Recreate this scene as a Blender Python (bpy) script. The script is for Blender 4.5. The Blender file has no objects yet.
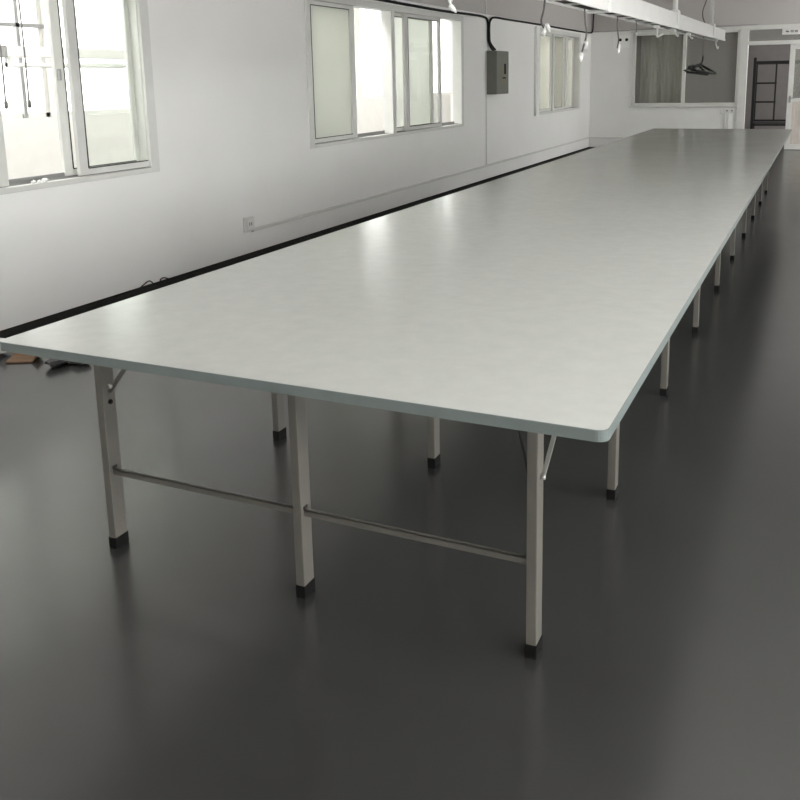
import bpy, bmesh, math, random
from mathutils import Vector, Matrix
random.seed(7)
scene = bpy.context.scene
COL = scene.collection
PI = math.pi

# ------------------------------------------------------------------ layout (metres)
# X to the right, Y along the cutting table away from the camera, Z up
WX = -4.488                 # room face of the left wall
YB = 18.33                  # room face of the back wall
XR = 3.60                   # room face of the right wall
YF = -5.5                   # room face of the wall behind the camera
ZC = 3.40                   # ceiling
TW, TL, TH, TT = 1.80, 11.02, 0.8494, 0.027   # table width, length, height, board thickness
WT = 0.20                   # wall thickness
SX = -8.02                  # outer wall of the side room
SEG = 10

# ------------------------------------------------------------------ materials
def new_mat(name):
    m = bpy.data.materials.new(name); m.use_nodes = True
    nt = m.node_tree
    return m, nt, nt.nodes['Principled BSDF']

def simple(name, color, rough=0.5, metal=0.0, spec=0.5, vary=0.06, scale=6.0, bump=0.0, bscale=60.0, rvary=0.0, coat=0.0):
    m, nt, b = new_mat(name)
    tc = nt.nodes.new('ShaderNodeTexCoord')
    no = nt.nodes.new('ShaderNodeTexNoise'); no.inputs['Scale'].default_value = scale; no.inputs['Detail'].default_value = 5
    nt.links.new(tc.outputs['Object'], no.inputs['Vector'])
    mr = nt.nodes.new('ShaderNodeMapRange')
    mr.inputs['From Min'].default_value = 0.3; mr.inputs['From Max'].default_value = 0.7
    mr.inputs['To Min'].default_value = 1 - vary; mr.inputs['To Max'].default_value = 1 + vary
    nt.links.new(no.outputs['Fac'], mr.inputs['Value'])
    mx = nt.nodes.new('ShaderNodeVectorMath'); mx.operation = 'SCALE'
    mx.inputs[0].default_value = color[:3]
    nt.links.new(mr.outputs['Result'], mx.inputs['Scale'])
    nt.links.new(mx.outputs['Vector'], b.inputs['Base Color'])
    b.inputs['Roughness'].default_value = rough
    b.inputs['Metallic'].default_value = metal
    b.inputs['Specular IOR Level'].default_value = spec
    b.inputs['Coat Weight'].default_value = coat
    if rvary:
        m2 = nt.nodes.new('ShaderNodeMapRange')
        m2.inputs['From Min'].default_value = 0.3; m2.inputs['From Max'].default_value = 0.7
        m2.inputs['To Min'].default_value = rough - rvary; m2.inputs['To Max'].default_value = rough + rvary
        n3 = nt.nodes.new('ShaderNodeTexNoise'); n3.inputs['Scale'].default_value = scale * 1.7; n3.inputs['Detail'].default_value = 6
        nt.links.new(tc.outputs['Object'], n3.inputs['Vector'])
        nt.links.new(n3.outputs['Fac'], m2.inputs['Value'])
        nt.links.new(m2.outputs['Result'], b.inputs['Roughness'])
    if bump:
        n2 = nt.nodes.new('ShaderNodeTexNoise'); n2.inputs['Scale'].default_value = bscale; n2.inputs['Detail'].default_value = 4
        nt.links.new(tc.outputs['Object'], n2.inputs['Vector'])
        bp = nt.nodes.new('ShaderNodeBump'); bp.inputs['Strength'].default_value = bump; bp.inputs['Distance'].default_value = 0.01
        nt.links.new(n2.outputs['Fac'], bp.inputs['Height'])
        nt.links.new(bp.outputs['Normal'], b.inputs['Normal'])
    return m

def glass_mat(name, tint, refl=0.5, haze=0.0, haze_col=(0.75, 0.78, 0.73), rough=0.02):
    """thin window pane: tinted transparency, a fresnel reflection, a little dust on the surface"""
    m, nt, b = new_mat(name)
    out = nt.nodes['Material Output']; nt.nodes.remove(b)
    tr = nt.nodes.new('ShaderNodeBsdfTransparent'); tr.inputs['Color'].default_value = (*tint, 1)
    gl = nt.nodes.new('ShaderNodeBsdfGlossy'); gl.inputs['Roughness'].default_value = rough
    df = nt.nodes.new('ShaderNodeBsdfDiffuse'); df.inputs['Color'].default_value = (*haze_col, 1)
    tl = nt.nodes.new('ShaderNodeBsdfTranslucent'); tl.inputs['Color'].default_value = (*haze_col, 1)
    hz = nt.nodes.new('ShaderNodeMixShader'); hz.inputs[0].default_value = 0.5
    nt.links.new(df.outputs[0], hz.inputs[1]); nt.links.new(tl.outputs[0], hz.inputs[2])
    m1 = nt.nodes.new('ShaderNodeMixShader'); m1.inputs[0].default_value = haze
    nt.links.new(tr.outputs[0], m1.inputs[1]); nt.links.new(hz.outputs[0], m1.inputs[2])
    lw = nt.nodes.new('ShaderNodeLayerWeight'); lw.inputs['Blend'].default_value = 0.5
    pw_ = nt.nodes.new('ShaderNodeMath'); pw_.operation = 'POWER'; pw_.inputs[1].default_value = 5
    nt.links.new(lw.outputs['Facing'], pw_.inputs[0])
    mu = nt.nodes.new('ShaderNodeMath'); mu.operation = 'MULTIPLY_ADD'; mu.inputs[1].default_value = 0.9 * refl; mu.inputs[2].default_value = 0.04 * refl
    mu.use_clamp = True
    nt.links.new(pw_.outputs[0], mu.inputs[0])
    m2 = nt.nodes.new('ShaderNodeMixShader')
    nt.links.new(mu.outputs[0], m2.inputs[0])
    nt.links.new(m1.outputs[0], m2.inputs[1]); nt.links.new(gl.outputs[0], m2.inputs[2])
    nt.links.new(m2.outputs[0], out.inputs['Surface'])
    return m

M_WALL = simple('painted_wall', (0.87, 0.865, 0.845), 0.75, vary=0.02, scale=1.2, bump=0.06, bscale=90)
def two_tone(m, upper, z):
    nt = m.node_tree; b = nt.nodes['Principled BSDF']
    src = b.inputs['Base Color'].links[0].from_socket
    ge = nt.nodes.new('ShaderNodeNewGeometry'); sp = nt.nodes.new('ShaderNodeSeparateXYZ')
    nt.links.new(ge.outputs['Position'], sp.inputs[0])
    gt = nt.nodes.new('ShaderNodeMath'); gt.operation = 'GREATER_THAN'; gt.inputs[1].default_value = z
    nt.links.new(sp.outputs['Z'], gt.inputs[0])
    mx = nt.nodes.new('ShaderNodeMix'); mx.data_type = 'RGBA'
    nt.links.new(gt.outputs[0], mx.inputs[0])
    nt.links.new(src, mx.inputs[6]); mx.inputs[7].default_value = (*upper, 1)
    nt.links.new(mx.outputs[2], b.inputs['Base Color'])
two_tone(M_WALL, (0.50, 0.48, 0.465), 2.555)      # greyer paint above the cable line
M_CEIL = simple('ceiling_paint', (0.80, 0.78, 0.77), 0.9, vary=0.03, scale=1.5)
M_SIDEWALL = simple('side_room_paint', (0.90, 0.88, 0.855), 0.8, vary=0.02)
M_SIDEEND = simple('side_room_end_paint', (0.70, 0.69, 0.60), 0.8, vary=0.03)
M_BACKROOM = simple('back_room_paint', (0.27, 0.25, 0.245), 0.9, vary=0.05)
M_PVC = simple('white_window_frame', (0.70, 0.70, 0.67), 0.38, vary=0.03)
M_CASING = simple('white_plate_lit_casing', (0.93, 0.93, 0.91), 0.4, vary=0.02)
M_PVCDARK = simple('grey_window_track', (0.22, 0.22, 0.215), 0.5, vary=0.05)
M_GASKET = simple('black_gasket', (0.03, 0.03, 0.028), 0.6)
M_DOORPANEL = simple('cream_door_panel', (0.66, 0.61, 0.56), 0.5, vary=0.04)
M_GLASS = glass_mat('clear_window_glass', (0.97, 0.98, 0.97), 0.6, haze=0.02)
M_GLASSH = glass_mat('dusty_window_glass', (0.93, 0.94, 0.92), 0.6, haze=0.80, haze_col=(0.90, 0.91, 0.87))
M_GLASSW = glass_mat('beige_window_glass', (0.84, 0.835, 0.80), 0.5, haze=0.45, haze_col=(0.74, 0.74, 0.69))
M_GLASSO = glass_mat('tinted_outer_glass', (0.62, 0.63, 0.62), 0.4, haze=0.02)  # tint added to weaken the sky glare coming through the side room
M_GLASSD = glass_mat('partition_glass', (0.92, 0.92, 0.90), 0.3, haze=0.28, haze_col=(0.5, 0.5, 0.47))
M_EDGE = simple('grey_green_edge_band', (0.150, 0.176, 0.170), 0.42, vary=0.05, scale=20)
M_LEG = simple('putty_powder_coat', (0.120, 0.113, 0.098), 0.42, vary=0.05, scale=10)
M_STEEL = simple('dull_zinc', (0.45, 0.44, 0.42), 0.4, metal=0.6)
M_RUBBER = simple('black_rubber', (0.006, 0.0055, 0.0055), 0.8, spec=0.15)
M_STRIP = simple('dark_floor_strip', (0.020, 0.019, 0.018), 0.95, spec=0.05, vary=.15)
M_BLACK = simple('black_cable', (0.010, 0.0095, 0.0095), 0.7, spec=0.2)
M_DKMETAL = simple('dark_metal', (0.022, 0.02, 0.02), 0.45, metal=0.2)
M_WHITEPL = simple('white_plastic', (0.76, 0.76, 0.74), 0.35, vary=0.03)
M_CONDUIT = simple('wall_white_plastic', (0.70, 0.69, 0.67), 0.5, vary=0.03)
M_TRUNK = simple('white_trunking', (0.72, 0.71, 0.69), 0.4, vary=0.03)
M_GREYLINE = simple('grey_cord', (0.10, 0.095, 0.09), 0.6)
M_BOX = simple('grey_green_box', (0.15, 0.155, 0.13), 0.4, vary=0.06)
M_BOXLAB = simple('olive_label', (0.20, 0.19, 0.12), 0.5)
M_CURTAIN = simple('grey_curtain', (0.82, 0.81, 0.78), 0.9, vary=0.05)
M_CARD = simple('brown_cardboard', (0.15, 0.085, 0.045), 0.8, vary=0.15, scale=15)
M_PAPER = simple('white_paper', (0.85, 0.85, 0.83), 0.8)
M_SHEET = simple('cloudy_plastic_sheet', (0.45, 0.45, 0.43), 0.3)
M_ALU = simple('grey_aluminium', (0.36, 0.36, 0.36), 0.4, metal=0.4)

def floor_mat():
    m, nt, b = new_mat('grey_epoxy_floor')
    tc = nt.nodes.new('ShaderNodeTexCoord')
    n1 = nt.nodes.new('ShaderNodeTexNoise'); n1.inputs['Scale'].default_value = 1.1; n1.inputs['Detail'].default_value = 8; n1.inputs['Roughness'].default_value = 0.6
    n2 = nt.nodes.new('ShaderNodeTexNoise'); n2.inputs['Scale'].default_value = 3.5; n2.inputs['Detail'].default_value = 3; n2.inputs['Roughness'].default_value = 0.55
    for n in (n1, n2): nt.links.new(tc.outputs['Object'], n.inputs['Vector'])
    cr = nt.nodes.new('ShaderNodeValToRGB')
    cr.color_ramp.elements[0].position = 0.3; cr.color_ramp.elements[0].color = (0.030, 0.0297, 0.0297, 1)
    cr.color_ramp.elements[1].position = 0.72; cr.color_ramp.elements[1].color = (0.044, 0.0434, 0.0430, 1)
    nt.links.new(n1.outputs['Fac'], cr.inputs['Fac'])
    nt.links.new(cr.outputs['Color'], b.inputs['Base Color'])
    mr = nt.nodes.new('ShaderNodeMapRange')
    mr.inputs['From Min'].default_value = 0.2; mr.inputs['From Max'].default_value = 0.8
    mr.inputs['To Min'].default_value = 0.19; mr.inputs['To Max'].default_value = 0.262
    nt.links.new(n2.outputs['Fac'], mr.inputs['Value'])
    nt.links.new(mr.outputs['Result'], b.inputs['Roughness'])
    bp = nt.nodes.new('ShaderNodeBump'); bp.inputs['Strength'].default_value = 0.03; bp.inputs['Distance'].default_value = 0.01
    nt.links.new(n1.outputs['Fac'], bp.inputs['Height'])
    nt.links.new(bp.outputs['Normal'], b.inputs['Normal'])
    b.inputs['IOR'].default_value = 2.05
    return m
M_FLOOR = floor_mat()

def top_mat():
    m, nt, b = new_mat('pale_laminate_top')
    tc = nt.nodes.new('ShaderNodeTexCoord')
    n1 = nt.nodes.new('ShaderNodeTexNoise'); n1.inputs['Scale'].default_value = 14; n1.inputs['Detail'].default_value = 8; n1.inputs['Roughness'].default_value = 0.65
    n2 = nt.nodes.new('ShaderNodeTexNoise'); n2.inputs['Scale'].default_value = 2.2; n2.inputs['Detail'].default_value = 4
    for n in (n1, n2): nt.links.new(tc.outputs['Object'], n.inputs['Vector'])
    cr = nt.nodes.new('ShaderNodeValToRGB')
    cr.color_ramp.elements[0].position = 0.32; cr.color_ramp.elements[0].color = (0.545, 0.56, 0.53, 1)
    cr.color_ramp.elements[1].position = 0.68; cr.color_ramp.elements[1].color = (0.585, 0.60, 0.57, 1)
    nt.links.new(n1.outputs['Fac'], cr.inputs['Fac'])
    nt.links.new(cr.outputs['Color'], b.inputs['Base Color'])
    mr = nt.nodes.new('ShaderNodeMapRange')
    mr.inputs['To Min'].default_value = 0.15; mr.inputs['To Max'].default_value = 0.21
    nt.links.new(n2.outputs['Fac'], mr.inputs['Value'])
    nt.links.new(mr.outputs['Result'], b.inputs['Roughness'])
    bp = nt.nodes.new('ShaderNodeBump'); bp.inputs['Strength'].default_value = 0.008; bp.inputs['Distance'].default_value = 0.01
    nt.links.new(n2.outputs['Fac'], bp.inputs['Height'])
    nt.links.new(bp.outputs['Normal'], b.inputs['Normal'])
    b.inputs['IOR'].default_value = 1.36
    return m
M_TOP = top_mat()

# ------------------------------------------------------------------ mesh helpers
class MB:
    def __init__(self): self.bm = bmesh.new()
    def _add(self, tmp):
        me = bpy.data.meshes.new('tmp'); tmp.to_mesh(me); tmp.free()
        self.bm.from_mesh(me); bpy.data.meshes.remove(me)
    def box(self, x0, x1, y0, y1, z0, z1, bev=0.0, mat=None, seg=2):
        t = bmesh.new(); bmesh.ops.create_cube(t, size=1)
        lo = Vector((min(x0, x1), min(y0, y1), min(z0, z1))); hi = Vector((max(x0, x1), max(y0, y1), max(z0, z1)))
        s = hi - lo
        for v in t.verts: v.co = Vector(((v.co.x + .5) * s.x, (v.co.y + .5) * s.y, (v.co.z + .5) * s.z)) + lo
        if bev:
            bmesh.ops.bevel(t, geom=t.edges[:], offset=min(bev, min(s) * .45), segments=seg, profile=0.6, affect='EDGES')
        if mat is not None: t.transform(mat)
        self._add(t); return self
    def bar(self, a, b, w, h, bev=0.0, up=(0, 0, 1)):
        a = Vector(a); b = Vector(b); d = b - a; L = d.length; z = d.normalized()
        u = Vector(up)
        if abs(z.dot(u)) > .95: u = Vector((0, 1, 0))
        x = u.cross(z).normalized(); y = z.cross(x)
        m = Matrix(((x.x, y.x, z.x, a.x), (x.y, y.y, z.y, a.y), (x.z, y.z, z.z, a.z), (0, 0, 0, 1)))
        return self.box(-w / 2, w / 2, -h / 2, h / 2, 0, L, bev, m)
    def tube(self, pts, r, n=8, cap=True):
        pts = [Vector(p) for p in pts]; rings = []; nrm = None
        for i, p in enumerate(pts):
            if i == 0: t = pts[1] - p
            elif i == len(pts) - 1: t = p - pts[i - 1]
            else: t = (pts[i + 1] - p).normalized() + (p - pts[i - 1]).normalized()
            t = t.normalized() if t.length > 1e-9 else Vector((0, 0, 1))
            if nrm is None:
                nrm = t.orthogonal().normalized()
            else:
                nrm = (nrm - t * nrm.dot(t))
                nrm = nrm.normalized() if nrm.length > 1e-6 else t.orthogonal().normalized()
            bn = t.cross(nrm)
            rr = r[i] if isinstance(r, (list, tuple)) else r
            rings.append([self.bm.verts.new(p + (nrm * math.cos(2 * PI * k / n) + bn * math.sin(2 * PI * k / n)) * rr) for k in range(n)])
        for a, b in zip(rings[:-1], rings[1:]):
            for k in range(n):
                f = self.bm.faces.new((a[k], a[(k + 1) % n], b[(k + 1) % n], b[k])); f.smooth = True
        if cap:
            self.bm.faces.new(rings[0][::-1]); self.bm.faces.new(rings[-1])
        return self
    def lathe(self, prof, c=(0, 0, 0), axis='z', n=20):
        rings = []
        for r, h in prof:
            ring = []
            for k in range(n):
                a = 2 * PI * k / n; u, v = r * math.cos(a), r * math.sin(a)
                p = {'z': (u, v, h), 'x': (h, u, v), 'y': (v, h, u)}[axis]
                ring.append(self.bm.verts.new(Vector(c) + Vector(p)))
            rings.append(ring)
        for a, b in zip(rings[:-1], rings[1:]):
            for k in range(n):
                f = self.bm.faces.new((a[k], a[(k + 1) % n], b[(k + 1) % n], b[k])); f.smooth = True
        self.bm.faces.new(rings[0][::-1]); self.bm.faces.new(rings[-1])
        return self
    def prism(self, poly, z0, z1):
        lo = [self.bm.verts.new((x, y, z0)) for x, y in poly]; hi = [self.bm.verts.new((x, y, z1)) for x, y in poly]
        n = len(poly)
        for k in range(n): self.bm.faces.new((lo[k], lo[(k + 1) % n], hi[(k + 1) % n], hi[k]))
        self.bm.faces.new(lo[::-1]); self.bm.faces.new(hi)
        return self
    def lump(self, c, s, seed=0, rough=.35):
        t = bmesh.new(); bmesh.ops.create_icosphere(t, subdivisions=2, radius=1)
        rnd = random.Random(seed)
        for v in t.verts:
            k = 1 + (rnd.random() - .5) * 2 * rough
            v.co = Vector((v.co.x * s[0] * k, v.co.y * s[1] * k, max(v.co.z * s[2] * k, -s[2]))) + Vector(c)
        self._add(t); return self
    def build(self, name, mat, parent=None, **props):
        bmesh.ops.recalc_face_normals(self.bm, faces=self.bm.faces[:])
        me = bpy.data.meshes.new(name); self.bm.to_mesh(me); self.bm.free()
        me.materials.append(mat)
        o = bpy.data.objects.new(name, me); COL.objects.link(o)
        if parent is not None:
            # geometry is written in world coordinates: shift it into the parent's frame
            base = Vector((0, 0, 0)); p = parent
            while p is not None: base += p.location; p = p.parent
            me.transform(Matrix.Translation(-base))
            o.parent = parent
        for k, v in props.items(): o[k] = v
        return o

def set_origin(o, loc):
    o.data.transform(Matrix.Translation(-Vector(loc))); o.location = loc
    return o

def thing(name, label, cat, loc, group=None):
    o = bpy.data.objects.new(name, None); o.empty_display_size = .1; COL.objects.link(o)
    o.location = loc; o['label'] = label; o['category'] = cat
    if group: o['group'] = group
    return o
def tag(o, label, cat, group=None):
    o['label'] = label; o['category'] = cat
    if group: o['group'] = group
    return o
def struct(o, label=None, cat=None):
    o['kind'] = 'structure'
    if label: o['label'] = label
    if cat: o['category'] = cat
    return o
def struct_empty(name, loc, label, cat):
    o = bpy.data.objects.new(name, None); COL.objects.link(o); o.location = loc
    return struct(o, label, cat)

def smooth_path(pts, n=8):
    """Catmull-Rom through the points"""
    P = [Vector(p) for p in pts]; P = [P[0] * 2 - P[1]] + P + [P[-1] * 2 - P[-2]]; out = []
    for i in range(1, len(P) - 2):
        for k in range(n):
            t = k / n
            out.append(0.5 * ((2 * P[i]) + (P[i + 1] - P[i - 1]) * t + (2 * P[i - 1] - 5 * P[i] + 4 * P[i + 1] - P[i + 2]) * t * t + (-P[i - 1] + 3 * P[i] - 3 * P[i + 1] + P[i + 2]) * t ** 3))
    out.append(P[-2]); return out

# wall slab lying along one axis with rectangular openings, as a single mesh
def wall_with_holes(axis, c0, c1, a0, a1, z0, z1, holes):
    """axis 'x': a wall between x=c0..c1 running along y from a0 to a1; holes are (a0,a1,z0,z1)"""
    mb = MB()
    cuts = sorted(set([a0, a1] + [h[0] for h in holes] + [h[1] for h in holes]))
    for u, v in zip(cuts[:-1], cuts[1:]):
        mid = (u + v) / 2
        hs = sorted([(h[2], h[3]) for h in holes if h[0] < mid < h[1]])
        z = z0
        spans = []
        for hz0, hz1 in hs:
            if hz0 > z: spans.append((z, hz0))
            z = hz1
        if z < z1: spans.append((z, z1))
        for s, e in spans:
            if axis == 'x': mb.box(c0, c1, u, v, s, e)
            else: mb.box(u, v, c0, c1, s, e)
    bmesh.ops.remove_doubles(mb.bm, verts=mb.bm.verts[:], dist=1e-5)
    return mb

# ------------------------------------------------------------------ the shell
Z0, Z1 = 0.905, 2.465
W1 = (-0.50, 3.84); W2 = (6.19, 10.53); W3 = (14.07, 17.37)
struct(MB().box(SX - .2, XR + .2, YF - .2, 24.2, -0.15, 0.0).build('floor', M_FLOOR), 'dark grey glossy epoxy floor of the hall', 'floor')
struct(MB().box(SX - .2, XR + .2, YF - .2, 24.2, ZC, ZC + .15).build('ceiling', M_CEIL), 'plain greyish ceiling above the hall', 'ceiling')
lw = wall_with_holes('x', WX - WT, WX, YF, YB + .2, 0, ZC, [(W1[0], W1[1], Z0, Z1), (W2[0], W2[1], Z0, Z1), (W3[0], W3[1], Z0, Z1)])
struct(lw.build('wall_left', M_WALL), 'white painted long wall with three wide windows', 'wall')
# back wall with the partition window and the doorway
PWX = (-3.56, -1.33); PWZ = (0.925, 2.50)
DX = (-1.20, 0.72); DZ = 2.545
bw = wall_with_holes('y', YB, YB + WT, WX, XR, 0, ZC, [(PWX[0], PWX[1], PWZ[0], PWZ[1]), (DX[0], DX[1], 0.0, DZ)])
struct(bw.build('wall_back', M_WALL), 'white painted end wall behind the far end of the table', 'wall')
RW = [(-5.2, -2.0), (-1.7, 3.8), (13.8, 17.5)]
rw = wall_with_holes('x', XR, XR + WT, YF, YB + .2, 0, ZC, [(a, b, 0.95, 2.6) for a, b in RW])
struct(rw.build('wall_right', M_WALL), 'white wall with windows on the right of the hall', 'wall')
struct(MB().box(WX - WT, XR + WT, YF - .2, YF, 0, ZC).build('wall_rear', M_WALL), 'white wall behind the photographer', 'wall')
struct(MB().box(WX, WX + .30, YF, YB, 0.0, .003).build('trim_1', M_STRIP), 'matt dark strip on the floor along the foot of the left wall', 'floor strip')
# side room beyond the left wall
EZ0, EZ1 = 1.225, 3.05
EW = [(-5.0, -0.5), (-0.3, 2.9), (3.1, 6.15), (6.3, 9.9), (10.1, 13.8), (14.0, 18.9)]
ow = wall_with_holes('x', SX - .2, SX, YF - .2, 24.2, 0, ZC, [(a, b, EZ0, EZ1) for a, b in EW])
struct(ow.build('wall_outer', M_SIDEWALL), 'pale outer wall of the bright room beyond the windows', 'wall')
struct(MB().box(SX, WX - WT, 21.5, 21.7, 0, ZC).build('wall_side_end', M_SIDEEND), 'beige end wall of the bright room beyond the windows', 'wall')
struct(MB().box(SX, WX - WT, YF - .2, YF, 0, ZC).build('wall_side_rear', M_SIDEWALL), 'pale rear wall of the bright room', 'wall')
# dim room behind the back wall
struct(MB().box(WX - WT, XR + WT, 23.0, 23.2, 0, ZC).build('wall_far', M_BACKROOM), 'dim grey wall of the room behind the end wall', 'wall')
struct(MB().box(WX - WT, WX, YB + .2, 23.0, 0, ZC).build('wall_far_left', M_BACKROOM), 'dim left wall of the room behind the end wall', 'wall')
struct(wall_with_holes('x', XR, XR + WT, YB + .2, 23.0, 0, ZC, [(19.6, 22.6, .95, 2.4)]).build('wall_far_right', M_BACKROOM), 'dim right wall of the room behind the end wall', 'wall')  # unseen opening added so daylight brightens the back room

# outer glazing of the side room: one window each
ne = 20
for i, (a, b) in enumerate(EW):
    w = struct_empty(f'window_{ne + i}', (SX - .1, (a + b) / 2, EZ0), 'bright outer window of the side room', 'window')
    mb = MB()
    mb.box(SX - .14, SX - .06, a, a + .06, EZ0, EZ1); mb.box(SX - .14, SX - .06, b - .06, b, EZ0, EZ1)
    mb.box(SX - .14, SX - .06, a, b, EZ0, EZ0 + .05); mb.box(SX - .14, SX - .06, a, b, EZ1 - .05, EZ1)
    mb.build('frame', M_PVC, w)
    m2 = MB()
    if i == 2:
        m2.bar((SX - .05, 5.77, EZ0), (SX - .05, 5.77, EZ1), .05, .05)
        m2.bar((SX - .05, a, 2.275), (SX - .05, b, 2.275), .05, .045)
    elif i == 4:
        for zz in (1.98, 2.26, 2.58, 2.86): m2.bar((SX - .05, 13.25, zz), (SX - .05, b, zz), .05, .05)
        m2.bar((SX - .05, 13.25, EZ0), (SX - .05, 13.25, EZ1), .04, .05)
    else:
        m2.bar((SX - .1, (a + b) / 2, EZ0), (SX - .1, (a + b) / 2, EZ1), .05, .05)
    m2.build('muntin', M_ALU, w)
    MB().box(SX - .115, SX - .109, a + .05, b - .05, EZ0 + .04, EZ1 - .04).build('pane', M_GLASSO, w)

# ------------------------------------------------------------------ sliding windows of the left wall
def sash(parent, y0, y1, x, z0, z1, gl, sl=.095, sr=.095, rail=.048, dep=.034, lock=None):
    mb = MB()
    mb.box(x - dep, x, y0, y0 + sl, z0, z1, .006); mb.box(x - dep, x, y1 - sr, y1, z0, z1, .006)
    mb.box(x - dep, x, y0 + sl - .004, y1 - sr + .004, z0, z0 + rail, .006); mb.box(x - dep, x, y0 + sl - .004, y1 - sr + .004, z1 - rail, z1, .006)
    s = mb.build('sash', M_PVC, parent)
    g = MB().box(x - dep * .6, x - dep * .4, y0 + sl - .01, y1 - sr + .01, z0 + rail - .01, z1 - rail + .01)
    g.build('pane', gl, s)
    k = MB()
    q = .008
    k.box(x - .004, x + .002, y0 + sl - q, y0 + sl + q * .3, z0 + rail, z1 - rail)
    k.box(x - .004, x + .002, y0 + sl, y1 - sr, z1 - rail, z1 - rail + q); k.box(x - .004, x + .002, y0 + sl, y1 - sr, z0 + rail - q * .5, z0 + rail + q * .5)
    k.build('gasket', M_GASKET, s)
    if lock:
        MB().box(x, x + .022, lock - .012, lock + .012, z0 + .68, z0 + .76, .006).build('latch', M_ALU, s)
    return s

def window_frame(parent, y0, y1, mull=None, face=.085, dep=.13):
    x1 = WX + .012; x0 = WX - dep
    mb = MB()
    mb.box(x0, x1, y0 - .012, y0 + face, Z0 - .012, Z1 + .012, .006); mb.box(x0, x1, y1 - face, y1 + .012, Z0 - .012, Z1 + .012, .006)
    mb.box(x0, x1, y0 + face - .006, y1 - face + .006, Z0 - .012, Z0 + .028, .006); mb.box(x0, x1, y0 + face - .006, y1 - face + .006, Z1 - .06, Z1 + .012, .006)
    if mull: mb.box(x0, x1, mull - .05, mull + .05, Z0 + .02, Z1 - .05, .006)
    f = mb.build('frame', M_PVC, parent)
    t = MB()
    for dx in (-.055, -.105): t.box(WX + dx - .006, WX + dx + .006, y0 + face, y1 - face, Z0 + .027, Z0 + .034)
    t.box(WX - .125, WX - .112, y0 + face, y1 - face, Z0 + .024, Z0 + .064)
    t.build('track', M_PVCDARK, f)
    return f
FX, RX = WX - .014, WX - .068     # room-side and outer track planes (sash front faces)
zs0, zs1 = Z0 + .036, Z1 - .062

w1 = struct_empty('window_1', (WX, 1.67, Z0), 'nearest sliding window at the left edge, bright view through it', 'window')
window_frame(w1, *W1, mull=1.10)
sash(w1, 1.16, 2.41, FX, zs0, zs1, M_GLASS, sr=.11)
sash(w1, 2.978, 3.79, RX - .036, zs0, zs1, M_GLASS, sl=.083, sr=.075, dep=.03, lock=3.0)
sash(w1, 3.035, 3.77, FX, zs0, zs1, M_GLASS, sl=.085, sr=.02)
sash(w1, -.42, .62, RX, zs0, zs1, M_GLASS)

w2 = struct_empty('window_2', (WX, 8.36, Z0), 'middle sliding window with two sashes slid open', 'window')
window_frame(w2, *W2, mull=8.20)
sash(w2, 6.25, 7.26, FX, zs0, zs1, M_GLASSH, sl=.075, sr=.11)
sash(w2, 6.285, 7.34, RX, zs0, zs1, M_GLASSH, sl=.08, sr=.12)
sash(w2, 8.575, 9.755, FX, zs0, zs1, M_GLASS, sl=.11, sr=.075)
sash(w2, 8.26, 9.60, RX, zs0, zs1, M_GLASSH, sl=.12, sr=.11)

w3 = struct_empty('window_3', (WX, 15.7, Z0), 'farthest of the three left wall windows, next to the corner', 'window')
window_frame(w3, *W3, mull=15.30, face=.10)
sash(w3, 14.18, 15.26, FX, zs0, zs1, M_GLASSW, sl=.12, sr=.10)
sash(w3, 15.34, 16.2, FX, zs0, zs1, M_GLASSW, sl=.12, sr=.14)
sash(w3, 15.6, 16.62, RX, zs0, zs1, M_GLASSW, sl=.14, sr=.16)
sash(w3, 16.3, 17.27, RX - .036, zs0, zs1, M_GLASSW, sl=.10, sr=.10, dep=.03)
MB().box(WX + .010, WX + .05, 14.05, 14.24, Z0 - .02, Z1 + .03, .008).build('casing', M_CASING, w3)  # left frame member, coloured whiter to paint in the light on it

# right hall windows (behind the frame edge, they light the room)
for i, (a, b) in enumerate(RW):
    w = struct_empty(f'window_{10 + i}', (XR, (a + b) / 2, .95), 'window in the right wall of the hall', 'window')
    mb = MB(); x0, x1 = XR + .03, XR + .11
    mb.box(x0, x1, a, a + .07, .95, 2.6); mb.box(x0, x1, b - .07, b, .95, 2.6)
    mb.box(x0, x1, a, b, .95, 1.01); mb.box(x0, x1, a, b, 2.54, 2.6)
    for q in (.25, .5, .75): mb.box(x0, x1, a + (b - a) * q - .035, a + (b - a) * q + .035, 1.0, 2.55)
    mb.build('frame', M_PVC, w)

# ------------------------------------------------------------------ partition window and doorway in the back wall
pw = struct_empty('window_4', (-2.45, YB, PWZ[0]), 'wide dark partition window with two panes in the end wall', 'window')
mb = MB(); y0, y1 = YB - .02, YB + .10
a, b = PWX; c, d = PWZ
mb.box(a, a + .075, y0, y1, c, d, .006); mb.box(b - .045, b, y0, y1, c, d, .006)
mb.box(a, b, y0, y1, c, c + .06, .006); mb.box(a, b, y0, y1, d - .06, d, .006)
mb.box(-2.48, -2.41, y0, y1, c + .05, d - .05, .006)
mb.build('frame', M_PVC, pw)
MB().box(a + .07, -2.475, YB + .03, YB + .036, c + .055, d - .055).build('pane', M_GLASSD, pw)
MB().box(-2.415, b - .04, YB + .03, YB + .036, c + .055, d - .055).build('pane', M_GLASSD, pw)
MB().box(a - .04, b + .03, YB - .055, YB - .001, c - .035, c, .006).build('window_sill', M_PVC, pw)
MB().box(a - .04, b + .03, YB - .035, YB - .001, d, d + .05, .006).build('head_trim', M_PVC, pw)

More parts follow.
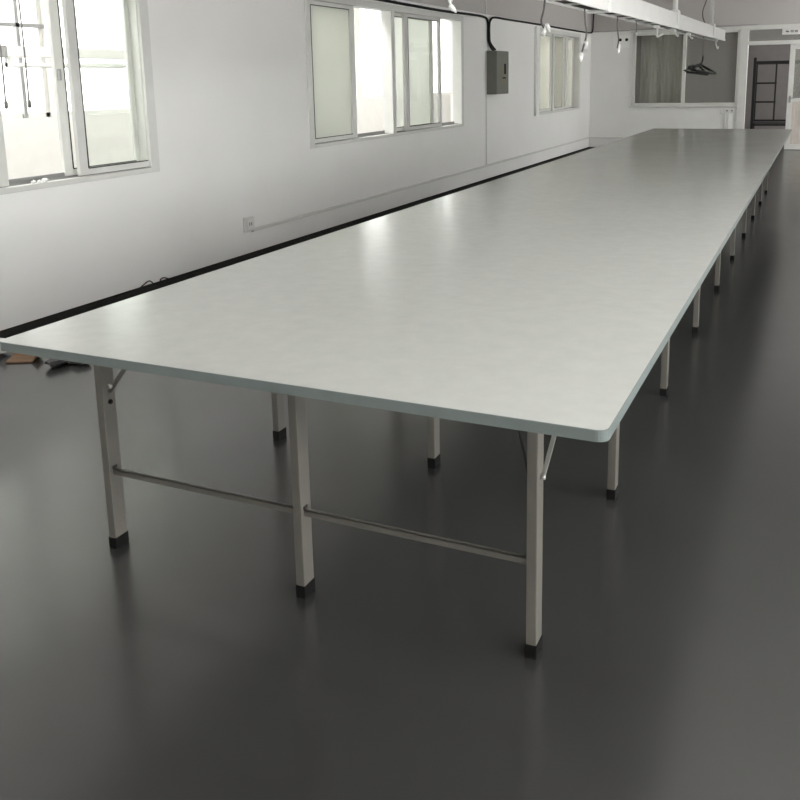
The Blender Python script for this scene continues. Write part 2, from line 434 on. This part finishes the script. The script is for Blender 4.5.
d1 = struct_empty('door_1', (-.25, YB, 0), 'white framed doorway with transom and glazed leaf in the end wall', 'door')
mb = MB()
mb.box(DX[0] - .13, DX[0] + .04, YB - .03, YB + .13, 0, DZ + .02, .006)
mb.box(DX[1] - .05, DX[1] + .06, YB - .03, YB + .13, 0, DZ + .02, .006)
mb.box(DX[0], DX[1], YB - .03, YB + .13, DZ - .07, DZ + .02, .006)
mb.box(DX[0], DX[1], YB - .03, YB + .13, 2.165, 2.245, .006)
mb.build('frame', M_PVC, d1)
MB().box(DX[0] + .04, DX[1] - .05, YB + .04, YB + .046, 2.24, DZ - .06).build('transom_pane', M_GLASSD, d1)
leaf = MB()
lx0, lx1 = -.345, .67; ly0, ly1 = YB - .015, YB + .04
leaf.box(lx0, lx0 + .10, ly0, ly1, .01, 2.16, .005); leaf.box(lx1 - .1, lx1, ly0, ly1, .01, 2.16, .005)
leaf.box(lx0 + .09, lx1 - .09, ly0, ly1, 2.06, 2.16, .005); leaf.box(lx0 + .09, lx1 - .09, ly0, ly1, 1.0, 1.07, .005)
leaf.box(lx0 + .09, lx1 - .09, ly0, ly1, .01, .12, .005)
lf = leaf.build('leaf', M_PVC, d1)
MB().box(lx0 + .09, lx1 - .09, YB + .01, YB + .016, 1.06, 2.07).build('pane', M_GLASSD, lf)
pn = MB(); pn.box(lx0 + .095, lx1 - .095, YB + .005, YB + .025, .11, 1.01)
x = lx0 + .14
while x < lx1 - .12:
    pn.box(x - .02, x + .02, YB - .004, YB + .01, .13, .99, .005); x += .062
pn.build('ribbed_panel', M_DOORPANEL, lf)
hd = MB(); hd.box(lx0 + .03, lx0 + .07, YB - .03, YB - .014, .98, 1.12, .004); hd.tube([(lx0 + .05, YB - .025, 1.07), (lx0 + .05, YB - .055, 1.07), (lx0 + .15, YB - .055, 1.07)], .009)
hd.build('handle', M_ALU, lf)
sg = thing('door_sign', 'small white sign plate with dark writing above the doorway transom', 'sign', (-.34, YB + .02, 2.35))
MB().box(-.52, -.17, YB + .006, YB + .02, 2.355, 2.475, .004).build('plate', M_WHITEPL, sg)
mk = MB()
for u0, u1, v0, v1 in [(-.455, -.39, 2.412, 2.426), (-.437, -.425, 2.40, 2.445), (-.415, -.395, 2.402, 2.412), (-.36, -.30, 2.43, 2.44), (-.36, -.348, 2.40, 2.44), (-.345, -.30, 2.40, 2.41), (-.335, -.305, 2.415, 2.422), (-.285, -.22, 2.43, 2.44), (-.27, -.258, 2.40, 2.44), (-.245, -.233, 2.40, 2.44), (-.285, -.22, 2.40, 2.408)]:
    mk.box(u0, u1, YB + .002, YB + .0065, v0, v1)
mk.build('lettering', M_BLACK, sg)

# ------------------------------------------------------------------ the cutting table
tb = thing('cutting_table', 'very long pale cutting table on putty grey metal legs with black feet', 'table', (-TW / 2, TL / 2, 0))
def rrect(x0, x1, y0, y1, r, n=6):
    P = []
    for cx, cy, a0 in ((x1 - r, y0 + r, -90), (x1 - r, y1 - r, 0), (x0 + r, y1 - r, 90), (x0 + r, y0 + r, 180)):
        for k in range(n + 1):
            a = math.radians(a0 + 90 * k / n); P.append((cx + r * math.cos(a), cy + r * math.sin(a)))
    return P
top = MB().prism(rrect(-TW + .002, -.002, .002, TL - .002, .024), TH - TT + .001, TH).build('tabletop', M_TOP, tb)
eb = MB()
outer = rrect(-TW, 0, 0, TL, .026); inner = rrect(-TW + .0021, -.0021, .0021, TL - .0021, .0239); n = len(outer)
bmv = lambda P, z: [eb.bm.verts.new((x, y, z)) for x, y in P]
o0, o1, i0, i1 = bmv(outer, TH - TT), bmv(outer, TH - .0012), bmv(inner, TH - TT), bmv(inner, TH - .0004)
for k in range(n):
    j = (k + 1) % n
    for A, B in ((o0, o1), (o1, i1), (i1, i0), (i0, o0)):
        f = eb.bm.faces.new((A[k], A[j], B[j], B[k])); f.smooth = False
eb.build('edge_band', M_EDGE, top, label='grey green edge band')
ROWS = [.36] + [1.378 + 1.198 * k for k in range(8)] + [10.90]
LX = [-.288, -1.034, -1.799 + .0]
LX = [-.288, -1.034, -1.799]
lw_, ld_ = .030, .058
legs = {}
def make_leg(x, y):
    b = MB().box(x, x + lw_, y, y + ld_, .036, TH - TT - .001, .0035)
    return b.build('leg', M_LEG, tb)
def make_foot(x, y, leg):
    MB().box(x - .0025, x + lw_ + .0025, y - .0025, y + ld_ + .0025, 0.0, .040, .004).build('foot', M_RUBBER, leg, label='black rubber foot')
leg0 = foot0 = None
for r, y in enumerate(ROWS):
    for c, x in enumerate(LX):
        if c == 2: x = -1.798
        lg = make_leg(x, y); make_foot(x, y, lg); legs[(r, c)] = lg
# cross rails under the board tie each row of legs
for r, y in enumerate(ROWS):
    MB().box(-1.74, -.06, y + .012, y + .046, TH - TT - .028, TH - TT - .0005, .002).build('cross_rail', M_LEG, tb)
def stretcher(x0, x1, y):
    b = MB().box(x0, x1, y + .016, y + .021, .270, .291, .0015).box(x0, x1, y + .016, y + .030, .286, .291, .0015)
    return b.build('stretcher', M_LEG, tb)
for y, r in ((ROWS[0], 0), (ROWS[-1], 9)):
    stretcher(-1.770, -1.032, y); stretcher(-1.006, -.286, y)
def bolt(x, y, z, axis, parent, r=.008, mat=None):
    MB().lathe([(r, -.003), (r, .004), (r * .7, .007)], (x, y, z), axis, 10).build('bolt', mat or M_STEEL, parent)
for r in (0, 9):
    y = ROWS[r]
    s = 1 if r == 0 else -1
    ym = y + (.03 if r == 0 else .028)
    for c in range(3):
        x = -1.798 if c == 2 else LX[c]
        lg = legs[(r, c)]
        # folding brace up to the board, with its bolts
        if c == 0:
            MB().bar((x + lw_ + .005, ym, .527), (x + lw_ + .005, ym + s * .405, TH - TT - .004), .004, .013, .001, up=(1, 0, 0)).build('brace', M_STEEL, lg)
            bolt(x + lw_ + .006, ym, .530, 'x', lg)
        if c == 2:
            MB().bar((x + lw_ + .005, ym - s * .005, .565), (x + lw_ + .005, ym + s * .36, TH - TT - .004), .004, .022, .001, up=(1, 0, 0)).build('brace', M_LEG, lg)
            bolt(x + lw_ + .006, ym, .585, 'x', lg)
            bolt(x + lw_ + .002, ym, .53, 'x', lg, .008, M_RUBBER)
        if c == 0:
            MB().bar((x - .006, ym, .538), (x - .075, ym + .01, TH - TT - .004), .004, .012, .001, up=(0, 1, 0)).build('brace', M_DKMETAL, lg)  # darker metal than the other brace, shade put into its colour
            bolt(x - .004, ym, .535, 'x', lg, .007, M_RUBBER); bolt(x - .004, ym, .61, 'x', lg, .006, M_RUBBER)
        if c in (1, 2): MB().box(x + lw_ - .001, x + lw_ + .004, y + .014, y + .034, .2905, .302, .001).build('bracket', M_DKMETAL, lg)

# ------------------------------------------------------------------ distribution box and its cables
bx = thing('electrical_box', 'grey green metal electrical box on the left wall between two windows', 'electrical box', (WX, 11.8, 1.33))
b0, b1, bz0, bz1 = 11.53, 12.11, 1.335, 2.005
MB().box(WX, WX + .158, b0, b1, bz0, bz1, .006).build('body', M_BOX, bx)
dr = MB().box(WX + .158, WX + .17, b0 + .004, b1 - .004, bz0 + .004, bz1 - .004, .004).build('door', M_BOX, bx)
MB().box(WX + .17, WX + .172, b0 + .2, b0 + .42, bz0 + .16, bz0 + .44).build('label_plate', M_BOXLAB, dr)
lt = MB().box(WX + .17, WX + .19, b0 + .36, b0 + .39, bz0 + .31, bz0 + .47, .004).box(WX + .17, WX + .178, b0 + .28, b0 + .42, bz0 + .24, bz0 + .262, .002)
lt.build('latch', M_BLACK, dr)
MB().box(WX + .12, WX + .15, b1, b1 + .02, bz0 + .3, bz0 + .345, .004).build('hinge', M_BOX, bx)

def cable(name, pts, r, mat, label, cat='cable', n=8, sm=True, origin=None):
    P = smooth_path(pts, 6) if sm else pts
    o = MB().tube(P, r, n).build(name, mat)
    set_origin(o, origin or pts[0]); return tag(o, label, cat)
cy = 11.60; xc = WX + .024
cable('power_cable', [(xc, -5.0, 2.53), (xc, 2, 2.525), (xc, 4.5, 2.522), (xc, 6.2, 2.527), (xc, 7.89, 2.512), (xc, 9.7, 2.500), (xc, 10.7, 2.512), (xc, 11.36, 2.508), (xc, 11.53, 2.44), (xc, 11.548, 2.25), (xc, 11.56, 2.15), (xc + .025, 11.62, 2.05), (xc + .05, 11.66, 2.012)], .017, M_BLACK, 'black cable along the left wall above the middle window, dropping to the electrical box')
cable('power_cable', [(WX + .02, 17.5, 3.395), (WX + .05, 18.265, 3.2), (WX + .055, 18.27, 2.75), (WX + .05, 18.24, 2.58), (xc, 18.05, 2.533), (xc, 16, 2.53), (xc, 14, 2.53), (xc, 12.5, 2.527), (xc, 11.85, 2.525), (xc + .002, 11.66, 2.48), (xc + .002, 11.598, 2.40), (xc + .004, 11.592, 2.25), (xc + .008, 11.61, 2.14), (xc + .035, 11.68, 2.06), (xc + .06, 11.715, 2.022)], .017, M_BLACK, 'black cable above the far window, running from the room corner to the electrical box')
# wall conduits
tag(set_origin(MB().box(WX, WX + .03, 5.06, YB, .200, .232, .004).build('wall_conduit', M_CONDUIT), (WX, 5.06, .2)), 'thin white conduit running low along the left wall to the corner', 'conduit')
tag(set_origin(MB().box(WX + .03, -3.70, YB - .03, YB, .200, .232, .004).build('wall_conduit', M_CONDUIT), (WX, YB, .2)), 'short white conduit low on the end wall left of the table end', 'conduit')
tag(set_origin(MB().box(WX, WX + .012, 11.49, 11.52, .232, 2.0, .004).build('wall_conduit', M_CONDUIT), (WX, 11.5, .23)), 'thin white upright conduit on the left wall below the electrical box', 'conduit')
tag(set_origin(MB().box(WX, WX + .012, 11.47, 11.51, 2.56, ZC, .003).build('wall_conduit', M_CONDUIT), (WX, 11.5, 2.56)), 'pale upright conduit on the left wall above the black cable, over the electrical box', 'conduit')
tag(set_origin(MB().box(WX, -3.62, YB - .02, YB, 2.548, 2.575, .003).box(-3.62, -1.0, YB - .02, YB, 2.565, 2.59, .003).build('wall_conduit', M_ALU), (WX, YB, 2.55)), 'thin grey conduit high on the end wall above the partition window', 'conduit')
so = thing('wall_socket', 'white round cornered socket low on the left wall at the conduit end', 'socket', (WX, 5.0, .21))
MB().box(WX, WX + .038, 4.935, 5.075, .212, .352, .012).build('body', M_CONDUIT, so)
MB().box(WX + .036, WX + .041, 4.958, 5.052, .235, .33, .004).build('cover', M_WHITEPL, so)
for q in (4.985, 5.015): MB().box(WX + .04, WX + .043, q, q + .008, .27, .30).build('slot', M_GREYLINE, so)
sb = thing('wall_socket', 'small white double socket on the end wall beneath the partition window', 'socket', (-1.46, YB, .75))
MB().box(-1.66, -1.36, YB - .04, YB, .76, .86, .008).build('body', M_CONDUIT, sb)
for q in (-1.53, -1.43): MB().box(q, q + .03, YB - .044, YB - .039, .80, .83).build('slot', M_GREYLINE, sb)
tag(set_origin(MB().box(-1.575, -1.55, YB - .022, YB, .05, .76, .003).box(-1.50, -1.475, YB - .022, YB, .05, .76, .003).build('wall_conduit', M_CONDUIT), (-1.55, YB, .05)), 'twin white conduit on the end wall dropping from the double socket', 'conduit')
jp = thing('junction_plate', 'white square plate with two dark holes on the end wall beside the partition window', 'junction plate', (-3.75, YB, 2.2))
MB().box(-3.97, -3.62, YB - .012, YB, 2.20, 2.46, .003).build('plate', M_CASING, jp)
for hx in (-3.83, -3.69): MB().lathe([(.034, -.004), (.034, .002)], (hx, YB - .012, 2.365), 'y', 14).build('hole', M_BLACK, jp)

# ------------------------------------------------------------------ trunking hung over the middle of the table
TX = -.90
def trunk(name, y0, y1, za0, za1, h, label, rods):
    t = thing(name, label, 'trunking', (TX - .06, (y0 + y1) / 2, (za0 + za1) / 2))
    m = Matrix.Translation((TX, y0, za0)) @ Matrix.Rotation(math.atan2(za1 - za0, y1 - y0), 4, 'X')
    L = math.hypot(y1 - y0, za1 - za0)
    c = MB().box(-.125, 0, 0, L, .022, h, .006, m).box(-.012, .006, 0, L, 0, .03, .003, m).box(-.131, -.113, 0, L, 0, .03, .003, m)
    q = .12
    while q < L - .3:
        c.box(-.116, -.008, q, q + .05, .004, .018, 0, m); q += .34
    c.build('housing', M_TRUNK, t)
    MB().box(-.113, -.012, .01, L - .01, .012, .024, 0, m).build('slot_strip', M_BLACK, t)
    for ry in rods:
        z = za0 + (za1 - za0) * (ry - y0) / (y1 - y0)
        rod = MB().tube([(TX - .03, ry, z + h - .01), (TX - .03, ry, ZC)], .024, 12)
        rod.box(TX - .06, TX + .005, ry - .05, ry + .05, z + h - .004, z + h + .03, .006).box(TX + .001, TX + .012, ry - .045, ry + .045, z + .0, z + h + .02, .004)
        rod.build('hanger_rod', M_WHITEPL, t)
    return t
trunk('lighting_trunking', -2.6, 3.93, 1.965, 1.978, .155, 'near length of white slotted trunking hung over the table, cut by the top edge', (-1.4, 1.2))
trunk('lighting_trunking', 3.99, 11.0, 1.979, 2.016, .140, 'far length of white slotted trunking hung above the table towards the doorway', (6.82, 9.66))
tag(set_origin(MB().box(TX - .14, TX + .014, 3.933, 3.987, 1.972, 2.14, .008).build('trunking_coupler', M_WHITEPL), (TX, 3.96, 2.0)), 'white coupler sleeve where the two lengths of trunking meet', 'coupler')
cable('hanger_wire', [(TX - .06, 9.3, 2.156), (TX - .10, 9.35, 2.3), (TX - .05, 9.4, 2.6), (TX - .12, 9.38, ZC)], .006, M_GREYLINE, 'thin dark wire beside the white hanger rod near the trunking end')

def pendant(pts, plugs, label, r=.0055, mat=M_GREYLINE):
    t = thing('pendant_cord', label, 'cord', pts[0], 'plug cords hanging from the trunking')
    MB().tube(smooth_path(pts, 6), r, 6).build('cord', mat, t)
    for (a, b, rr) in plugs:
        a = Vector(a); b = Vector(b); d = (b - a)
        MB().tube([a, a + d * .1, a + d * .6, a + d * .7, b], [rr * .4, rr * .7, rr * .7, rr * .45, rr * .35], 8).build('plug', M_WHITEPL, t, label='white plug')
    return t
pz = lambda y: 1.985
pendant([(TX + .0, 1.30, 1.98), (TX, 1.32, 1.93), (TX - .005, 1.345, 1.87), (TX, 1.36, 1.84)], [((TX, 1.345, 1.845), (TX, 1.40, 1.825), .013), ((TX, 1.375, 1.92), (TX - .005, 1.37, 1.86), .008)], 'white plug and short cord hanging in front of the top of the middle window', .005, M_WHITEPL)
pendant([(TX - .06, 2.76, 1.98), (TX - .06, 2.74, 1.92), (TX - .06, 2.70, 1.86), (TX - .06, 2.74, 1.83)], [((TX - .05, 2.76, 1.845), (TX - .05, 2.82, 1.815), .017), ((TX - .055, 2.735, 1.82), (TX - .055, 2.735, 1.785), .013)], 'pair of white plugs hanging in front of the farthest left window')
pendant([(TX - .06, 3.58, 1.98), (TX - .06, 3.60, 1.90), (TX - .055, 3.62, 1.83), (TX - .055, 3.56, 1.765), (TX - .055, 3.50, 1.71)], [((TX - .05, 3.575, 1.79), (TX - .045, 3.58, 1.745), .022), ((TX - .055, 3.505, 1.72), (TX - .05, 3.475, 1.665), .020)], 'long grey cord with two small white plugs hanging before the corner of the room')
pendant([(TX - .06, 4.50, 1.99), (TX - .06, 4.51, 1.90), (TX - .055, 4.53, 1.83), (TX - .055, 4.50, 1.77)], [((TX - .05, 4.53, 1.80), (TX - .05, 4.52, 1.735), .012)], 'pale cord with a white plug hanging before the plate with two holes')
pendant([(TX - .06, 5.15, 1.99), (TX - .055, 5.17, 1.93), (TX - .055, 5.15, 1.89)], [((TX - .055, 5.15, 1.90), (TX - .055, 5.15, 1.875), .009)], 'short thin cord hanging by the left end of the partition window head')
def clip(y, x, dz, label, a=0.0):
    zb = 1.979 + .037 * (y - 3.99) / 7.01 - .002
    t = thing('cable_clip', label, 'clip', (x, y, zb), 'white clips under the trunking')
    MB().tube(smooth_path([(x, y, zb - .012), (x, y + .02, 1.99 - dz * .3), (x + a * .05, y + .14, 1.99 - dz), (x, y + .3, 1.99 - dz * .7)], 5), .009, 8).build('hook', M_WHITEPL, t)
    MB().box(x - .02, x + .02, y - .05, y + .05, zb - .022, zb, .006).build('base', M_WHITEPL, t)
clip(5.95, TX - .04, .085, 'white hook under the trunking in front of the curtained pane, farthest left', -.4)
clip(6.75, TX - .03, .055, 'white hook under the trunking beside the partition window mullion', .4)
clip(7.75, TX - .03, .045, 'white hook under the trunking just right of the partition mullion', .3)
clip(10.2, TX - .03, .09, 'white hook nearest the far end of the trunking', .2)
# dark wire clothes hangers on a cord
hg = thing('wire_hanger', 'black wire clothes hanger hanging from the trunking before the dark partition pane', 'hanger', (TX - .06, 9.2, 2.0))
MB().tube([(TX - .06, 9.2, 2.004), (TX - .062, 9.21, 1.90), (TX - .06, 9.2, 1.79)], .004, 6).build('cord', M_GREYLINE, hg)
hh = MB()
hh.tube(smooth_path([(TX - .06, 9.22, 1.80), (TX - .06, 9.22, 1.75), (TX - .06, 9.14, 1.715), (TX - .06, 9.0, 1.70)], 6), .009, 6)
for k, (dx, dz) in enumerate([(0, 0), (.05, -.012), (-.04, -.022)]):
    hh.tube([(TX - .06 + dx * .3, 8.98, 1.70 + dz), (TX - .13 + dx, 8.55, 1.655 + dz), (TX - .10 + dx, 8.62, 1.635 + dz), (TX - .05 + dx, 10.0, 1.60 + dz), (TX - .05 + dx, 10.05, 1.612 + dz), (TX - .06 + dx * .3, 8.98, 1.70 + dz)], .013, 6)
hh.build('hanger_frame', M_BLACK, hg)
MB().lump((TX - .1, 8.72, 1.662), (.035, .26, .032), 3, .3).build('shoulder_pad', M_BLACK, hg)

# ------------------------------------------------------------------ beyond the back wall
cu = MB(); xs = [-3.42 + .95 * k / 90 for k in range(91)]
prev = None
for xx in xs:
    yy = YB + .26 + .07 * math.sin((xx + 3.42) * 19) + .025 * math.sin((xx + 3.42) * 73 + 1)
    pair = (cu.bm.verts.new((xx, yy, .60)), cu.bm.verts.new((xx, yy, 2.46)))
    if prev:
        f = cu.bm.faces.new((prev[0], pair[0], pair[1], prev[1])); f.smooth = True
    prev = pair
co = cu.build('curtain_cloth', M_CURTAIN)
co.modifiers.new('thick', 'SOLIDIFY').thickness = .006
ct = thing('window_curtain', 'pale folded curtain hanging behind the left partition pane', 'curtain', (-2.95, YB + .26, .6))
co.data.transform(Matrix.Translation(-Vector(ct.location))); co.parent = ct; co.name = 'cloth'
MB().tube([(-3.48, YB + .26, 2.478), (-1.35, YB + .26, 2.478)], .012, 8).build('curtain_rod', M_WHITEPL, ct)
rk = thing('metal_rack', 'dark metal frame rack standing in the room behind the doorway', 'rack', (-.6, YB + 1.3, 0))
ry = YB + 1.2
for (px, py) in ((-1.09, ry), (.25, ry), (-1.09, ry + .5), (.25, ry + .5)):
    MB().box(px - .03, px + .03, py - .03, py + .03, 0, 1.93 if py == ry else 1.85, .006).build('upright', M_DKMETAL, rk)
for z, x1 in ((1.82, .25), (1.37, -.62), (.96, -.62), (.555, .25), (.455, .25)):
    MB().box(-1.07, x1, ry - .02, ry + .02, z - (.03 if z > 1.5 else .02), z + (.03 if z > 1.5 else .02), .004).build('crossbar', M_DKMETAL, rk)
MB().box(-.66, -.625, ry - .018, ry + .018, .55, 1.82, .004).build('upright', M_DKMETAL, rk)
MB().box(-1.07, .25, ry + .48, ry + .52, 1.78, 1.82, .004).build('crossbar', M_DKMETAL, rk)
for z in (.505,):
    MB().box(-1.09, .25, ry, ry + .5, z - .02, z, .003).build('shelf', M_DKMETAL, rk)

# ------------------------------------------------------------------ side room: light tray, cords, crumpled paper on the sill
lt = thing('light_tray', 'white light tray hanging in the bright room beyond the nearest window', 'light tray', (WX - 1.5, 5.5, 1.75))
TXs = WX - 1.5
MB().box(TXs - .12, TXs, 3.80, 9.0, 1.835, 1.925, .01).build('housing', M_TRUNK, lt)
MB().tube([(TXs - .05, 3.82, 1.768), (TXs - .05, 9.0, 1.768)], .022, 12).build('tube', M_WHITEPL, lt)
for q in (3.82, 6.3, 8.9): MB().box(TXs - .07, TXs - .03, q, q + .04, 1.75, 1.84, .004).build('lamp_holder', M_WHITEPL, lt)
MB().box(TXs - .122, TXs + .002, 3.775, 3.80, 1.83, 1.93, .004).build('end_cap', M_PVCDARK, lt)
for yy in (4.45, 8.3): MB().tube([(TXs - .06, yy, 1.92), (TXs - .06, yy, ZC)], .012, 8).build('hanger_rod', M_PVC, lt)
for (yy, lab) in ((3.70, 'dark cord at the left edge hanging in the bright room beyond the nearest window'), (3.945, 'dark cord hanging below the tray end in the bright room beyond the nearest window')):
    t = thing('pendant_cord', lab, 'cord', (TXs + .035, yy, 1.4), 'cords hanging in the bright room')
    xk = TXs + .035
    MB().tube(smooth_path([(xk, yy + .015, ZC), (xk, yy - .0, 2.4), (xk, yy + .004, 1.9), (xk, yy + .0, 1.6), (xk, yy - .004, 1.46)], 5), .0075, 6).build('cord', M_GREYLINE, t)
    MB().tube([(xk, yy, 1.47), (xk, yy, 1.455), (xk, yy, 1.41), (xk, yy, 1.40)], [.008, .016, .016, .008], 8).build('plug', M_GREYLINE, t)
for k, (yy, s, lab) in enumerate(((2.60, .016, 'small crumpled white paper scrap on the nearest window frame, the left one'), (2.65, .014, 'small crumpled white paper scrap on the nearest window frame, between two others'), (2.70, .019, 'small crumpled white paper scrap on the nearest window frame, the right and largest one'))):
    o = MB().lump((0, 0, 0), (s * .9, s * 1.3, s * .8), 20 + k, .3).build('paper_scrap', M_PAPER)
    o.location = (WX - .006, yy, Z0 + .028 + s * .8); tag(o, lab, 'paper scrap', 'paper scraps on the window frame')

# ------------------------------------------------------------------ odds and ends on the floor by the left wall
o = cable('floor_cable', [(WX + .05, 3.2, .006), (WX + .04, 3.45, .008), (WX + .03, 3.53, .02), (WX + .03, 3.575, .036), (WX + .03, 3.615, .036), (WX + .04, 3.65, .006), (WX + .05, 3.70, .006), (WX + .03, 3.735, .022), (WX + .03, 3.768, .030), (WX + .03, 3.80, .022), (WX + .05, 3.86, .006), (WX + .12, 4.1, .006)], .005, M_BLACK, 'thin black cable looping up where the floor meets the left wall')
cb = MB()
m = Matrix.Translation((-3.84, 1.80, .0)) @ Matrix.Rotation(.5, 4, 'Z')
cb.box(-.075, .075, -.06, .06, .002, .010, .002, m)
cb.box(-.075, .075, -.004, .004, 0, .06, .001, m @ Matrix.Translation((0, .06, .006)) @ Matrix.Rotation(-.9, 4, 'X'))
cb.box(-.004, .004, -.06, .06, 0, .05, .001, m @ Matrix.Translation((.075, 0, .006)) @ Matrix.Rotation(.7, 4, 'Y'))
tag(set_origin(cb.build('cardboard_piece', M_CARD), (-3.84, 1.80, 0)), 'torn folded brown cardboard on the floor behind the near left table corner', 'cardboard')
s1 = MB().lump((-4.07, 1.80, .05), (.08, .11, .05), 5, .3).build('plastic_sheet', M_SHEET)
tag(set_origin(s1, (-4.07, 1.80, 0)), 'crumpled cloudy plastic sheet on the floor left of the brown cardboard', 'plastic sheet')
s2 = MB().lump((-3.55, 1.81, .03), (.05, .09, .03), 9, .25).lump((-3.47, 1.88, .025), (.07, .05, .025), 11, .25)
tag(set_origin(s2.build('dark_rag', M_DKMETAL), (-3.5, 1.84, 0)), 'dark crumpled rag on the floor right of the brown cardboard', 'rag')

# ------------------------------------------------------------------ daylight
wd = bpy.data.worlds.new('overcast_sky'); scene.world = wd; wd.use_nodes = True
nt = wd.node_tree; bg = nt.nodes['Background']
tc = nt.nodes.new('ShaderNodeTexCoord'); sp = nt.nodes.new('ShaderNodeSeparateXYZ')
nt.links.new(tc.outputs['Generated'], sp.inputs[0])
cr = nt.nodes.new('ShaderNodeValToRGB')
cr.color_ramp.elements[0].position = 0.44; cr.color_ramp.elements[0].color = (1.15, 1.14, 1.12, 1)
cr.color_ramp.elements[1].position = 0.50; cr.color_ramp.elements[1].color = (0.99, 1.0, 0.985, 1)
mr = nt.nodes.new('ShaderNodeMapRange'); mr.inputs['From Min'].default_value = -1; mr.inputs['From Max'].default_value = 1
nt.links.new(sp.outputs['Z'], mr.inputs['Value']); nt.links.new(mr.outputs['Result'], cr.inputs['Fac'])
nt.links.new(cr.outputs['Color'], bg.inputs['Color'])
bg.inputs['Strength'].default_value = 7.5

def portal(name, loc, sx, sy, direction):
    l = bpy.data.lights.new(name, 'AREA'); l.shape = 'RECTANGLE'; l.size = sx; l.size_y = sy
    l.cycles.is_portal = True
    o = bpy.data.objects.new(name, l); COL.objects.link(o); o.location = loc
    o.rotation_euler = Vector(direction).to_track_quat('-Z', 'Z').to_euler()
    return o
for a, b in RW: portal('window_portal', (XR + WT + .01, (a + b) / 2, 1.775), b - a, 1.65, (-1, 0, 0))
portal('window_portal', (XR + WT + .01, 21.1, 1.675), 3.0, 1.45, (-1, 0, 0))  # portal of the opening added to light the back room
for a, b in EW: portal('window_portal', (SX - .21, (a + b) / 2, (EZ0 + EZ1) / 2), b - a, EZ1 - EZ0, (1, 0, 0))

# added fill lights without fixtures, out of view, to brighten the side room
for yy in (-1.0, 3.0, 7.0, 11.0, 15.0, 19.0):
    l = bpy.data.lights.new('side_room_fill', 'AREA'); l.shape = 'RECTANGLE'; l.size = .3; l.size_y = 1.2; l.energy = 36; l.color = (1, .985, .96)
    o = bpy.data.objects.new('side_room_fill', l); COL.objects.link(o); o.location = (-5.1, yy, ZC - .05)

# ------------------------------------------------------------------ camera
cam = bpy.data.cameras.new('camera'); co_ = bpy.data.objects.new('camera', cam); COL.objects.link(co_)
RX_, RZ_, RY_ = math.radians(78.662), math.radians(24.761), math.radians(-1.049)
Mx = Matrix.Rotation(RZ_, 4, 'Z') @ Matrix.Rotation(RX_, 4, 'X') @ Matrix.Rotation(RY_, 4, 'Z')
co_.matrix_world = Matrix.Translation((0.369, -1.739, 1.580)) @ Mx
cam.sensor_fit = 'HORIZONTAL'; cam.sensor_width = 36
cam.lens = 879.016 / 800 * 36
cam.shift_x = (400 - 416.649) / 800
cam.shift_y = (256.163 - 400) / 800
cam.clip_start = .05; cam.clip_end = 200
scene.camera = co_

vs = scene.view_settings
vs.view_transform = 'Standard'; vs.look = 'None'; vs.gamma = 1.0; vs.use_curve_mapping = False
vs.exposure = 0.7
scene.cycles.diffuse_bounces = 6
scene.cycles.max_bounces = 14
scene.cycles.transparent_max_bounces = 16
scene.cycles.sample_clamp_indirect = 6.0
